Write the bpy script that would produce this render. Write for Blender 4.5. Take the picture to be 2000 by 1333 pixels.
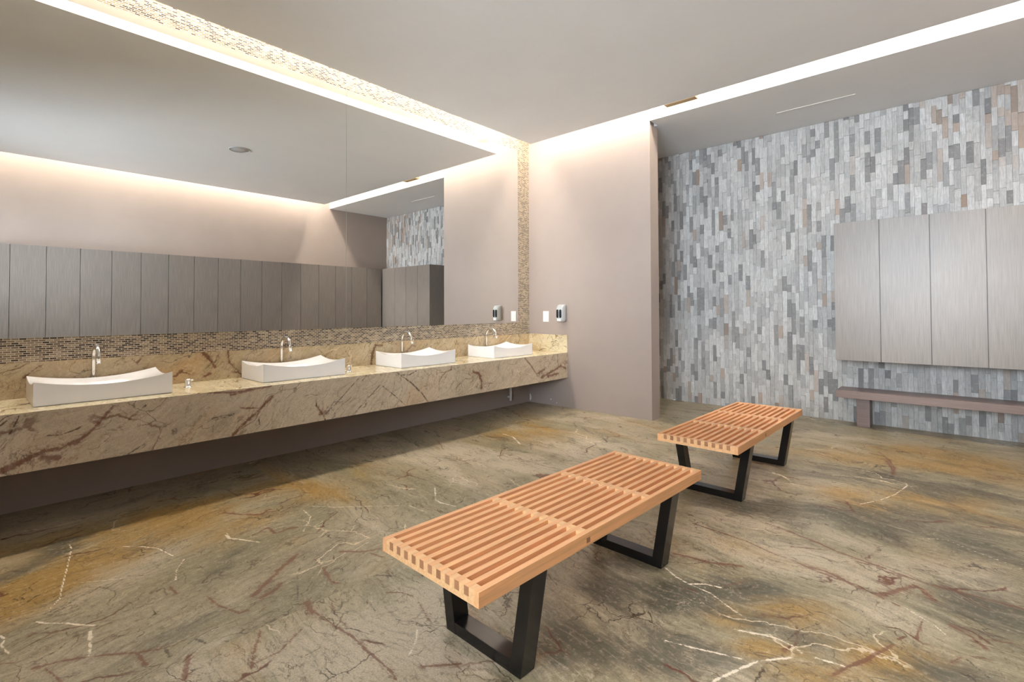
import bpy, bmesh, math, random
import numpy as np
from mathutils import Vector, Matrix

random.seed(7)
for _o in list(bpy.data.objects):
    bpy.data.objects.remove(_o)
SC = bpy.context.scene
COL = SC.collection

# ------------------------------------------------------------------ camera
cam_data = bpy.data.cameras.new('camera')
cam = bpy.data.objects.new('camera', cam_data)
COL.objects.link(cam)
SC.camera = cam
cam_data.sensor_fit = 'HORIZONTAL'
cam_data.sensor_width = 36.0
cam_data.lens = 977.42 / 2000 * 36.0
cam_data.shift_x = 26.1 / 2000
cam_data.shift_y = -78.7 / 2000
cam_data.clip_start = 0.05
YAW, PITCH, ROLL = 0.7465, 0.0187, -0.0030
_f = Vector((-math.sin(YAW) * math.cos(PITCH), math.cos(YAW) * math.cos(PITCH), math.sin(PITCH)))
_r = Vector((math.cos(YAW), math.sin(YAW), 0))
_u = _r.cross(_f)
_r2 = _r * math.cos(ROLL) + _u * math.sin(ROLL)
_u2 = -_r * math.sin(ROLL) + _u * math.cos(ROLL)
M = Matrix((_r2, _u2, -_f)).transposed().to_4x4()
M.translation = Vector((4.9486, -6.0397, 1.4202))
cam.matrix_world = M

# ------------------------------------------------------------------ light levels
LED_WARM = (1.0, 0.90, 0.77)
LED_POWER = 80.0
DAY_COLOR = (0.79, 0.90, 1.0)
DAY_POWER = 15.0      # sky part of the fill through the added rear window
HORIZON_POWER = 37.0  # made-up bright band at the horizon, aimed at the stone wall
LOW_FILL_POWER = 9.0   # made-up glow from below the horizon, lifts the ceiling
world = bpy.data.worlds.new('daylight')  # sky gradient shaped to fill the room through the added window
SC.world = world
world.use_nodes = True
_bg = world.node_tree.nodes['Background']
_bg.inputs[0].default_value = (*DAY_COLOR, 1)
_wt = world.node_tree
_tc = _wt.nodes.new('ShaderNodeTexCoord'); _sp = _wt.nodes.new('ShaderNodeSeparateXYZ'); _fc = _wt.nodes.new('ShaderNodeFloatCurve')
_ad = _wt.nodes.new('ShaderNodeMath'); _ad.operation = 'MULTIPLY_ADD'; _ad.inputs[1].default_value = .5; _ad.inputs[2].default_value = .5
_ml = _wt.nodes.new('ShaderNodeMath'); _ml.operation = 'MULTIPLY'; _ml.inputs[1].default_value = 50.0
_wt.links.new(_tc.outputs['Generated'], _sp.inputs[0]); _wt.links.new(_sp.outputs[2], _ad.inputs[0]); _wt.links.new(_ad.outputs[0], _fc.inputs['Value'])
_cv = _fc.mapping.curves[0]
for _k, (_z, _e) in enumerate(((-1.0, LOW_FILL_POWER*.8), (-0.45, LOW_FILL_POWER), (-0.15, HORIZON_POWER), (0.10, HORIZON_POWER), (0.28, DAY_POWER), (1.0, DAY_POWER*1.1))):
    _x, _y = .5 + .5*_z, _e/50.0
    if _k < 2: _cv.points[_k].location = (_x, _y)
    else: _cv.points.new(_x, _y)
_fc.mapping.update()
_wt.links.new(_fc.outputs[0], _ml.inputs[0]); _wt.links.new(_ml.outputs[0], _bg.inputs[1])
SC.view_settings.view_transform = 'Standard'
SC.view_settings.look = 'None'
SC.view_settings.gamma = 1.0
SC.view_settings.use_curve_mapping = False
SC.view_settings.exposure = 0.32
SC.cycles.use_denoising = True
SC.cycles.max_bounces = 10
SC.cycles.diffuse_bounces = 6
SC.cycles.glossy_bounces = 5
SC.cycles.sample_clamp_indirect = 8.0
SC.cycles.caustics_reflective = True

# ------------------------------------------------------------------ room dimensions (metres)
W = 6.187        # mirror wall x=0 to opposite wall
D = 1.631        # stone wall
XF = 2.026       # end of the taupe partition
TF = 0.227       # its thickness
HC = 3.850       # ceiling height
YB = -7.50       # rear wall
TOPZ = 4.28      # top of the light coves
GM, GT, GO = 0.353, 0.371, 0.444
SLAB = 0.085
DCO, ZC, ZB, ZS = 0.732, 0.800, 0.435, 1.055   # counter depth, top, apron bottom, splash top
ZM, YM, SEAM = 1.229, 0.266, -3.160            # mirror
LKF = D - 0.4925                                # locker front on the stone wall
LKX = W - 0.490                                 # locker front on the opposite wall

# the marble's own large veins and colour patches, in metres on the slab (width, points)
WHITE = [(0.005,[(0.918,-5.564),(1.017,-5.56),(1.28,-5.609),(1.542,-5.661),(1.654,-5.679),(1.716,-5.716),(1.773,-5.736)]),(0.006,[(1.82,-5.777),(1.859,-5.758),(1.935,-5.686),(1.998,-5.647),(2.052,-5.602)]),(0.009,[(2.068,-5.616),(2.135,-5.631),(2.221,-5.64),(2.292,-5.658)]),(0.005,[(1.215,-5.345),(1.304,-5.264),(1.401,-5.209),(1.573,-5.175)]),(0.006,[(1.837,-5.897),(1.885,-5.883),(1.925,-5.898),(2.021,-5.88)]),(0.005,[(1.656,-5.139),(1.77,-5.209),(1.883,-5.242)]),(0.005,[(1.461,-4.852),(1.565,-4.868),(1.746,-4.778)]),(0.003,[(1.525,-5.613),(1.613,-5.489),(1.661,-5.412)]),(0.006,[(1.503,-4.872),(1.576,-4.875),(1.649,-4.825),(1.773,-4.763)]),(0.006,[(0.976,-4.402),(1.044,-4.444)]),(0.006,[(1.485,-4.352),(1.631,-4.37),(1.708,-4.422),(1.817,-4.513)]),(0.009,[(1.834,-3.431),(2.036,-3.591),(2.103,-3.603),(2.236,-3.576)]),(0.006,[(3.15,-4.635),(3.207,-4.685),(3.259,-4.763)]),(0.004,[(1.469,-4.275),(1.605,-4.174),(1.788,-3.984),(1.973,-3.792),(2.178,-3.786)]),(0.006,[(0.685,-3.663),(0.861,-3.539)]),(0.007,[(3.733,-3.382),(3.815,-3.432),(3.892,-3.455),(3.954,-3.399),(4.027,-3.378)]),(0.005,[(3.892,-3.455),(4.004,-3.464),(4.129,-3.533),(4.184,-3.558)]),(0.007,[(4.198,-3.677),(4.328,-3.624),(4.398,-3.63),(4.443,-3.656)]),(0.005,[(3.995,-3.961),(4.098,-3.928),(4.169,-3.9),(4.275,-3.86)]),(0.005,[(3.675,-1.238),(3.786,-1.234),(3.877,-1.335)]),(0.005,[(4.381,-1.575),(4.485,-1.364),(4.553,-1.155),(4.608,-0.841)]),(0.005,[(4.739,-1.982),(4.853,-1.894),(4.949,-1.963),(5.068,-2.028),(5.176,-2.088)]),(0.005,[(4.733,-2.97),(4.838,-3.048),(4.875,-3.098)]),(0.008,[(4.232,-4.06),(4.279,-3.939),(4.326,-3.828),(4.417,-3.716)]),(0.008,[(4.487,-3.652),(4.528,-3.642),(4.587,-3.63)]),(0.012,[(1.066,-1.778),(1.244,-1.804),(1.497,-1.979)]),(0.01,[(3.726,-1.215),(3.806,-1.252),(3.877,-1.326)])]
RED = [(0.014,[(2.216,-5.819),(2.248,-5.732),(2.297,-5.654),(2.359,-5.576),(2.408,-5.518),(2.455,-5.447)]),(0.005,[(2.455,-5.447),(2.472,-5.396),(2.451,-5.296),(2.444,-5.198)]),(0.009,[(2.25,-5.787),(2.323,-5.769),(2.397,-5.753)]),(0.006,[(2.085,-5.907),(2.121,-5.861)]),(0.018,[(2.723,-5.427),(2.655,-5.403),(2.595,-5.38)]),(0.012,[(1.935,-5.282),(2.03,-5.276)]),(0.012,[(2.166,-5.182),(2.293,-5.17),(2.44,-5.125),(2.442,-5.088)]),(0.014,[(2.414,-5.519),(2.526,-5.509)]),(0.026,[(2.34,-5.025),(2.267,-4.932),(2.186,-4.829),(2.131,-4.742),(2.078,-4.674)]),(0.02,[(2.384,-5.007),(2.362,-4.915),(2.324,-4.879)]),(0.016,[(2.348,-4.655),(2.5,-4.694),(2.545,-4.677)]),(0.006,[(2.212,-4.639),(2.348,-4.655)]),(0.016,[(2.242,-4.493),(2.339,-4.405),(2.382,-4.319)]),(0.018,[(1.116,-4.754),(1.247,-4.678),(1.342,-4.591),(1.291,-4.506)]),(0.02,[(1.716,-4.624),(1.706,-4.559),(1.737,-4.512)]),(0.016,[(1.634,-4.753),(1.593,-4.643),(1.712,-4.646)]),(0.025,[(2.587,-4.873),(2.689,-4.891)]),(0.012,[(2.702,-4.88),(2.855,-4.87),(2.985,-4.855),(3.1,-4.863),(3.196,-4.864),(3.287,-4.865),(3.331,-4.879)]),(0.006,[(2.67,-4.787),(2.766,-4.821),(2.91,-4.838)]),(0.01,[(2.857,-5.232),(2.774,-5.192),(2.648,-5.112)]),(0.008,[(2.836,-5.223),(2.842,-5.115),(2.769,-4.984)]),(0.008,[(2.803,-4.557),(2.858,-4.506),(2.926,-4.489)]),(0.008,[(2.984,-4.5),(3.063,-4.529),(3.138,-4.556)]),(0.012,[(3.354,-4.762),(3.452,-4.651)]),(0.012,[(2.399,-4.381),(2.484,-4.362)]),(0.012,[(3.615,-2.708),(3.794,-2.726),(3.959,-2.743),(4.124,-2.806),(4.236,-2.816),(4.313,-2.852),(4.441,-2.883),(4.526,-2.876),(4.597,-2.921),(4.706,-2.966)]),(0.016,[(3.974,-2.38),(4.13,-2.419),(4.287,-2.475),(4.395,-2.529),(4.543,-2.562),(4.656,-2.589),(4.776,-2.624),(4.866,-2.621),(4.959,-2.612),(5.144,-2.604)]),(0.02,[(4.294,-2.843),(4.392,-2.83),(4.479,-2.872),(4.56,-2.912)]),(0.01,[(4.178,-2.637),(4.345,-2.545)]),(0.014,[(4.838,-1.089),(4.953,-1.207),(5.061,-1.233),(5.143,-1.314),(5.223,-1.352)]),(0.016,[(4.71,-3.345),(4.681,-3.43),(4.635,-3.545),(4.597,-3.621),(4.559,-3.721)]),(0.008,[(4.729,-3.28),(4.744,-3.235)]),(0.016,[(4.891,-2.999),(4.955,-3.041),(5.003,-3.106)]),(0.007,[(5.011,-3.022),(5.121,-2.968)]),(0.01,[(4.795,-3.052),(4.785,-3.229)]),(0.02,[(4.408,-0.119),(4.504,-0.518)]),(0.02,[(3.702,-3.191),(3.893,-3.156),(4.032,-3.083)]),(0.007,[(4.021,-3.361),(4.098,-3.244)]),(0.007,[(4.895,-3.32),(4.926,-3.249)]),(0.03,[(4.632,-2.911),(4.758,-2.687),(4.83,-2.792)]),(0.02,[(1.533,-1.544),(1.636,-1.511)]),(0.014,[(4.317,0.199),(4.419,-0.054),(4.49,-0.352),(4.49,-0.585)])]
DARK = [(0.006,[(1.653,-5.889),(1.604,-5.819),(1.539,-5.755),(1.497,-5.65)]),(0.004,[(1.999,-5.606),(1.964,-5.508),(1.944,-5.452),(1.903,-5.382)]),(0.004,[(2.051,-5.566),(2.024,-5.48),(2.043,-5.371)]),(0.004,[(2.28,-5.498),(2.219,-5.462),(2.146,-5.394),(2.229,-5.361)]),(0.004,[(2.146,-5.394),(2.074,-5.388)]),(0.004,[(0.048,-4.766),(0.315,-4.74)]),(0.004,[(0.448,-4.671),(0.753,-4.774),(0.947,-4.811)]),(0.004,[(1.641,-5.408),(1.723,-5.322)]),(0.004,[(1.496,-5.506),(1.485,-5.409)]),(0.01,[(2.465,-5.431),(2.539,-5.431)]),(0.01,[(2.486,-5.325),(2.559,-5.302)]),(0.004,[(1.995,-5.698),(2.063,-5.698)]),(0.004,[(2.551,-4.648),(2.693,-4.658),(2.857,-4.678),(2.933,-4.687)]),(0.004,[(3.13,-4.582),(3.259,-4.604),(3.416,-4.618)]),(0.005,[(2.131,-4.655),(2.299,-4.778),(2.55,-4.897)]),(0.008,[(2.117,-4.009),(2.222,-4.07)]),(0.008,[(0.489,-4.682),(0.61,-4.572),(0.857,-4.563)]),(0.004,[(1.743,-3.907),(1.634,-3.75)]),(0.004,[(2.943,-5.052),(2.946,-4.988),(2.855,-4.906)]),(0.008,[(0.224,-2.601),(0.824,-2.783)]),(0.006,[(2.746,-4.819),(2.799,-4.829)]),(0.005,[(4.559,-3.081),(4.606,-3.189),(4.63,-3.289)]),(0.005,[(4.378,-3.602),(4.398,-3.502),(4.457,-3.379)]),(0.006,[(4.942,-3.249),(5.002,-3.328)]),(0.01,[(3.752,-0.713),(4.021,-0.616),(4.285,-0.586),(4.54,-0.673),(4.769,-0.751),(4.977,-0.615),(5.248,-0.67)]),(0.005,[(4.025,-2.65),(4.09,-2.748)]),(0.005,[(3.941,-2.254),(3.99,-2.042)]),(0.005,[(3.887,-2.179),(3.976,-2.262)]),(0.016,[(1.578,-0.913),(1.744,-1.037),(1.861,-1.092),(1.982,-1.138),(2.136,-1.29)]),(0.012,[(1.34,-0.759),(1.562,-0.998)]),(0.012,[(3.719,-0.661),(3.863,-0.639),(4.064,-0.638),(4.246,-0.572),(4.521,-0.646),(4.765,-0.635)])]
APRON_RED = [(0.03,[(-5.846,0.47),(-5.746,0.508),(-5.671,0.547),(-5.599,0.548),(-5.506,0.579)]),(0.03,[(-5.671,0.508),(-5.599,0.492)]),(0.018,[(-5.506,0.579),(-5.441,0.625),(-5.389,0.683),(-5.355,0.729),(-5.321,0.775)]),(0.018,[(-4.559,0.445),(-4.483,0.523),(-4.385,0.589)]),(0.012,[(-4.58,0.759),(-4.386,0.786)]),(0.02,[(-4.559,0.445),(-4.483,0.513),(-4.385,0.589),(-4.314,0.652),(-4.252,0.707)]),(0.008,[(-4.503,0.648),(-4.365,0.628)]),(0.012,[(-4.735,0.798),(-4.58,0.779),(-4.386,0.786),(-4.263,0.793)]),(0.012,[(-3.869,0.578),(-3.808,0.49),(-3.784,0.44)]),(0.03,[(-1.917,0.691),(-1.833,0.668),(-1.79,0.573),(-1.79,0.497)]),(0.014,[(-0.979,0.788),(-0.846,0.676),(-0.71,0.527)]),(0.03,[(-0.71,0.562),(-0.569,0.601)]),(0.03,[(-0.626,0.501),(-0.364,0.565),(-0.181,0.621),(-0.055,0.573)]),(0.03,[(-0.243,0.517),(-0.483,0.505)])]
APRON_DARK = [(0.006,[(-5.648,0.642),(-5.582,0.634),(-5.506,0.657),(-5.481,0.673)]),(0.006,[(-5.821,0.678),(-5.799,0.728),(-5.778,0.786)]),(0.006,[(-5.86,0.738),(-5.817,0.777)]),(0.006,[(-5.233,0.439),(-5.138,0.49)]),(0.006,[(-4.68,0.585),(-4.551,0.604)]),(0.012,[(-5.156,0.742),(-5.133,0.757)]),(0.006,[(-4.707,0.599),(-4.541,0.613)]),(0.006,[(-3.5,0.442),(-3.376,0.545),(-3.204,0.685)]),(0.006,[(-3.174,0.669),(-3.037,0.563),(-2.894,0.44)]),(0.006,[(-3.796,0.476),(-3.684,0.564),(-3.567,0.666),(-3.446,0.773)]),(0.006,[(-3.869,0.578),(-3.869,0.646)]),(0.009,[(-3.006,0.792),(-2.812,0.655),(-2.677,0.531),(-2.59,0.425)]),(0.004,[(-2.573,0.408),(-2.447,0.475),(-2.447,0.754)]),(0.01,[(-2.762,0.783),(-2.845,0.751),(-2.942,0.76)]),(0.006,[(-4.375,0.588),(-4.354,0.491)])]
SPLASH_RED = [(0.02,[(-4.568,1.06),(-4.496,0.975),(-4.464,0.916)]),(0.009,[(-4.422,1.051),(-4.464,0.973)]),(0.016,[(-4.358,1.047),(-4.346,0.952),(-4.269,0.863)]),(0.02,[(-4.546,0.843),(-4.505,0.862)]),(0.009,[(-5.716,0.941),(-5.67,0.991),(-5.616,1.033)]),(0.009,[(-5.087,1.041),(-5.044,0.996),(-5.001,1.056)]),(0.03,[(-2.845,0.806),(-2.828,0.921),(-2.794,1.021)]),(0.02,[(-2.794,1.021),(-2.691,1.015)])]
BLOBS = [('g',1.42,-5.77,0.24,0.64,0.74),('g',1.07,-5.49,0.37,0.47,0.74),('g',0.96,-5.04,0.42,0.38,0.74),('g',1.1,-4.13,0.61,0.33,0.74),('g',1.48,-4.74,0.3,0.37,0.74),('g',1.27,-1.49,0.65,0.42,0.73),('g',1.09,-1.82,0.35,0.27,0.73),('g',4.35,0.05,0.84,0.37,0.74),('g',4.93,0.25,0.56,0.44,0.74),('g',4.27,-1.39,0.23,0.18,0.74),('g',4.5,-1.52,0.33,0.23,0.74),('g',4.14,-3.63,0.16,0.14,0.74),('g',4.33,-3.35,0.22,0.1,0.74),('g',4.3,-3.74,0.24,0.09,0.74),('g',4.75,-3.43,0.23,0.09,0.74),('g',4.82,-1.1,0.34,0.25,0.74),('g',4.46,-3.81,0.2,0.08,0.74),('d',3.94,-3.53,0.23,0.14,0.74),('d',4.09,-4.03,0.23,0.14,0.74),('d',4.32,-3.49,0.14,0.09,0.74),('d',4.47,-3.49,0.18,0.12,0.74),('d',4.3,-1.83,0.29,0.17,0.74),('d',4.59,-1.95,0.23,0.17,0.74),('d',5.02,-1.79,0.34,0.35,0.74),('d',4.86,-3.45,0.22,0.11,0.74),('d',4.93,-0.72,0.43,0.29,0.74),('d',1.14,-5.75,0.11,0.29,0.74),('d',3.58,-3.44,0.2,0.1,0.74),('d',3.59,-3.79,0.16,0.12,0.74),('d',3.72,-4.21,0.2,0.16,0.74),('l',3.07,-4.88,0.32,0.22,0.74),('l',3.09,-4.48,0.29,0.23,0.74),('l',2.08,-1.76,0.67,0.36,0.74),('l',3.78,-2.53,0.44,0.25,0.74),('l',4.23,-2.69,0.45,0.27,0.74),('l',4.61,-2.65,0.41,0.25,0.74),('l',3.48,-4.59,0.23,0.14,0.74),('l',1.63,-2.63,0.77,0.45,0.74),('l',1.45,-0.21,0.81,0.25,0.73),('l',2.74,-5.27,0.25,0.16,0.74),('l',4.97,-2.32,0.33,0.27,0.74),('l',2.99,-1.4,0.29,0.2,0.74),('l',4.62,-3.14,0.28,0.19,0.74),('d',4.6,-1.67,0.56,0.26,0.74),('d',3.9,-2.06,0.44,0.19,0.74),('d',4.97,-2.76,0.29,0.24,0.74),('d',4.36,-0.75,0.6,0.22,0.74),('d',4.11,-3.31,0.23,0.13,0.74),('e',1.88,-4.15,0.53,0.33,0.74),('e',1.96,-5.08,0.36,0.29,0.74),('e',2.43,-4.85,0.24,0.29,0.74),('e',1.81,-3.56,0.48,0.3,0.74),('e',2.0,-5.37,0.3,0.25,0.74),('e',1.31,-0.94,0.51,0.27,0.73),('e',2.45,-1.17,0.32,0.24,0.74),('e',2.03,-5.66,0.18,0.14,0.74)]

# ------------------------------------------------------------------ helpers
def s2l(c):
    return tuple(((v / 255.0) / 12.92 if v / 255.0 <= 0.04045 else ((v / 255.0 + 0.055) / 1.055) ** 2.4) for v in c)

class MB:
    """collects geometry into one mesh"""
    def __init__(self):
        self.v = []; self.f = []; self.mi = []; self.sm = []
    def quad_box(self, x0, x1, y0, y1, z0, z1, mi=0):
        b = len(self.v)
        self.v += [(x0,y0,z0),(x1,y0,z0),(x1,y1,z0),(x0,y1,z0),(x0,y0,z1),(x1,y0,z1),(x1,y1,z1),(x0,y1,z1)]
        for f in ((0,3,2,1),(4,5,6,7),(0,1,5,4),(1,2,6,5),(2,3,7,6),(3,0,4,7)):
            self.f.append(tuple(b+i for i in f)); self.mi.append(mi); self.sm.append(False)
        return self
    def hexa(self, pts, mi=0):
        b = len(self.v); self.v += [tuple(p) for p in pts]
        for f in ((0,3,2,1),(4,5,6,7),(0,1,5,4),(1,2,6,5),(2,3,7,6),(3,0,4,7)):
            self.f.append(tuple(b+i for i in f)); self.mi.append(mi); self.sm.append(False)
        return self
    def tube(self, pts, r, n=16, mi=0, caps=True):
        pts = [Vector(p) for p in pts]
        rs = r if isinstance(r, (list, tuple)) else [r]*len(pts)
        b = len(self.v); up = None
        for i, p in enumerate(pts):
            t = (pts[min(i+1, len(pts)-1)] - pts[max(i-1, 0)]).normalized()
            if up is None:
                a = Vector((0,1,0)) if abs(t.y) < 0.9 else Vector((1,0,0))
                up = (a - t*a.dot(t)).normalized()
            else:
                up = (up - t*up.dot(t)).normalized()
            s = t.cross(up)
            for k in range(n):
                a = 2*math.pi*k/n
                self.v.append(tuple(p + (up*math.cos(a) + s*math.sin(a))*rs[i]))
        for i in range(len(pts)-1):
            for k in range(n):
                k2 = (k+1) % n
                self.f.append((b+i*n+k, b+i*n+k2, b+(i+1)*n+k2, b+(i+1)*n+k)); self.mi.append(mi); self.sm.append(True)
        if caps:
            self.f.append(tuple(b+k for k in range(n))[::-1]); self.mi.append(mi); self.sm.append(False)
            self.f.append(tuple(b+(len(pts)-1)*n+k for k in range(n))); self.mi.append(mi); self.sm.append(False)
        return self
    def lathe(self, prof, n=32, c=(0,0,0), mi=0):
        b = len(self.v)
        for (r, z) in prof:
            for k in range(n):
                a = 2*math.pi*k/n
                self.v.append((c[0]+r*math.cos(a), c[1]+r*math.sin(a), c[2]+z))
        for i in range(len(prof)-1):
            for k in range(n):
                k2 = (k+1) % n
                self.f.append((b+i*n+k, b+i*n+k2, b+(i+1)*n+k2, b+(i+1)*n+k)); self.mi.append(mi); self.sm.append(True)
        self.f.append(tuple(b+k for k in range(n))[::-1]); self.mi.append(mi); self.sm.append(False)
        self.f.append(tuple(b+(len(prof)-1)*n+k for k in range(n))); self.mi.append(mi); self.sm.append(False)
        return self
    def build(self, name, mats, parent=None, bevel=0, seg=2, loc=None):
        me = bpy.data.meshes.new(name)
        me.from_pydata(self.v, [], self.f)
        if not isinstance(mats, (list, tuple)): mats = [mats]
        for m in mats: me.materials.append(m)
        for p, mi, sm in zip(me.polygons, self.mi, self.sm):
            p.material_index = mi; p.use_smooth = sm
        bm = bmesh.new(); bm.from_mesh(me); bmesh.ops.recalc_face_normals(bm, faces=bm.faces); bm.to_mesh(me); bm.free()
        o = bpy.data.objects.new(name, me); COL.objects.link(o)
        if parent: o.parent = parent
        if loc: o.location = loc
        if bevel:
            md = o.modifiers.new('bevel', 'BEVEL'); md.width = bevel; md.segments = seg; md.limit_method = 'ANGLE'
            md.angle_limit = math.radians(40); md.harden_normals = False
        return o

def box(*a, **k): return MB().quad_box(*a, **k)
def empty(name, loc=(0,0,0), rz=0):
    o = bpy.data.objects.new(name, None); COL.objects.link(o); o.location = loc; o.rotation_euler = (0,0,rz)
    o.empty_display_size = 0.1
    return o
def tag(o, label, cat, group=None):
    o['label'] = label; o['category'] = cat
    if group: o['group'] = group
    return o
def struct(o, label=None, cat=None):
    o['kind'] = 'structure'
    if label: o['label'] = label
    if cat: o['category'] = cat
    return o
def dup(o, parent=None):
    c = o.copy(); COL.objects.link(c)
    if parent: c.parent = parent
    for ch in list(o.children): dup(ch, c)
    return c

# ------------------------------------------------------------------ node helpers
class NT:
    def __init__(self, name):
        self.m = bpy.data.materials.new(name); self.m.use_nodes = True
        self.t = self.m.node_tree; self.t.nodes.clear()
        self.out = self.n('ShaderNodeOutputMaterial')
        self.b = self.n('ShaderNodeBsdfPrincipled')
        self.l(self.b.outputs[0], self.out.inputs[0])
    def n(self, t, **k):
        x = self.t.nodes.new(t)
        for a, v in k.items(): setattr(x, a, v)
        return x
    def l(self, a, b): self.t.links.new(a, b)
    def put(self, sock, v):
        if isinstance(v, bpy.types.NodeSocket): self.l(v, sock)
        elif isinstance(v, (tuple, list)) and len(v) == 3 and sock.type == 'RGBA': sock.default_value = (*v, 1)
        else: sock.default_value = v
    def obj(self): return self.n('ShaderNodeTexCoord').outputs['Object']
    def map(self, v, loc=(0,0,0), rot=(0,0,0), sc=(1,1,1)):
        x = self.n('ShaderNodeMapping'); self.l(v, x.inputs[0])
        x.inputs[1].default_value = loc; x.inputs[2].default_value = rot; x.inputs[3].default_value = sc
        return x.outputs[0]
    def noise(self, v, scale, detail=4, rough=.55, dist=0, out=0, lac=2):
        x = self.n('ShaderNodeTexNoise'); self.l(v, x.inputs['Vector'])
        x.inputs['Scale'].default_value = scale; x.inputs['Detail'].default_value = detail
        x.inputs['Roughness'].default_value = rough; x.inputs['Distortion'].default_value = dist
        x.inputs['Lacunarity'].default_value = lac
        return x.outputs[out]
    def vor(self, v, scale, feature='DISTANCE_TO_EDGE', rnd=1, out=None):
        x = self.n('ShaderNodeTexVoronoi', feature=feature); self.l(v, x.inputs['Vector'])
        x.inputs['Scale'].default_value = scale; x.inputs['Randomness'].default_value = rnd
        return x.outputs[out or ('Distance')]
    def math(self, op, a, b=0, c=0, clamp=False):
        x = self.n('ShaderNodeMath', operation=op, use_clamp=clamp)
        self.put(x.inputs[0], a); self.put(x.inputs[1], b); self.put(x.inputs[2], c)
        return x.outputs[0]
    def vmath(self, op, a, b):
        x = self.n('ShaderNodeVectorMath', operation=op)
        self.put(x.inputs[0], a)
        if op == 'SCALE': self.put(x.inputs['Scale'], b)
        else: self.put(x.inputs[1], b)
        return x.outputs[0]
    def ss(self, v, a, b, lo=0, hi=1):
        x = self.n('ShaderNodeMapRange', interpolation_type='SMOOTHSTEP'); self.put(x.inputs[0], v)
        x.inputs[1].default_value = a; x.inputs[2].default_value = b
        x.inputs[3].default_value = lo; x.inputs[4].default_value = hi
        return x.outputs[0]
    def mix(self, f, a, b, mode='MIX'):
        x = self.n('ShaderNodeMix', data_type='RGBA', blend_type=mode)
        self.put(x.inputs['Factor'], f)
        self.put(x.inputs[6], a if not isinstance(a, tuple) else (*a[:3], 1)); self.put(x.inputs[7], b if not isinstance(b, tuple) else (*b[:3], 1))
        return x.outputs[2]
    def ramp(self, v, stops, interp='LINEAR'):
        x = self.n('ShaderNodeValToRGB'); self.l(v, x.inputs[0]); cr = x.color_ramp; cr.interpolation = interp
        while len(cr.elements) < len(stops): cr.elements.new(0.5)
        for e, (p, c) in zip(cr.elements, stops):
            e.position = p; e.color = (*c, 1)
        return x.outputs[0]
    def attr(self, name, out='Fac'):
        x = self.n('ShaderNodeAttribute', attribute_name=name); return x.outputs[out]
    def bump(self, h, strength=.2, dist=.01):
        x = self.n('ShaderNodeBump'); self.l(h, x.inputs['Height'])
        x.inputs['Strength'].default_value = strength; x.inputs['Distance'].default_value = dist
        self.l(x.outputs[0], self.b.inputs['Normal'])
    def base(self, v): self.put(self.b.inputs['Base Color'], v)
    def set(self, rough=None, metal=None, spec=None, coat=None, coatr=None):
        if rough is not None: self.put(self.b.inputs['Roughness'], rough)
        if metal is not None: self.b.inputs['Metallic'].default_value = metal
        if spec is not None: self.b.inputs['Specular IOR Level'].default_value = spec
        if coat is not None: self.b.inputs['Coat Weight'].default_value = coat
        if coatr is not None: self.b.inputs['Coat Roughness'].default_value = coatr
        return self.m

def plain(name, col, rough=.5, metal=0, spec=.5, var=.04, scale=6):
    t = NT(name); o = t.obj()
    n = t.noise(o, scale, 4)
    c = s2l(col)
    t.base(t.mix(t.ss(n, .3, .7), tuple(v*(1-var) for v in c), tuple(min(1, v*(1+var)) for v in c)))
    return t.set(rough, metal, spec)

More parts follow.
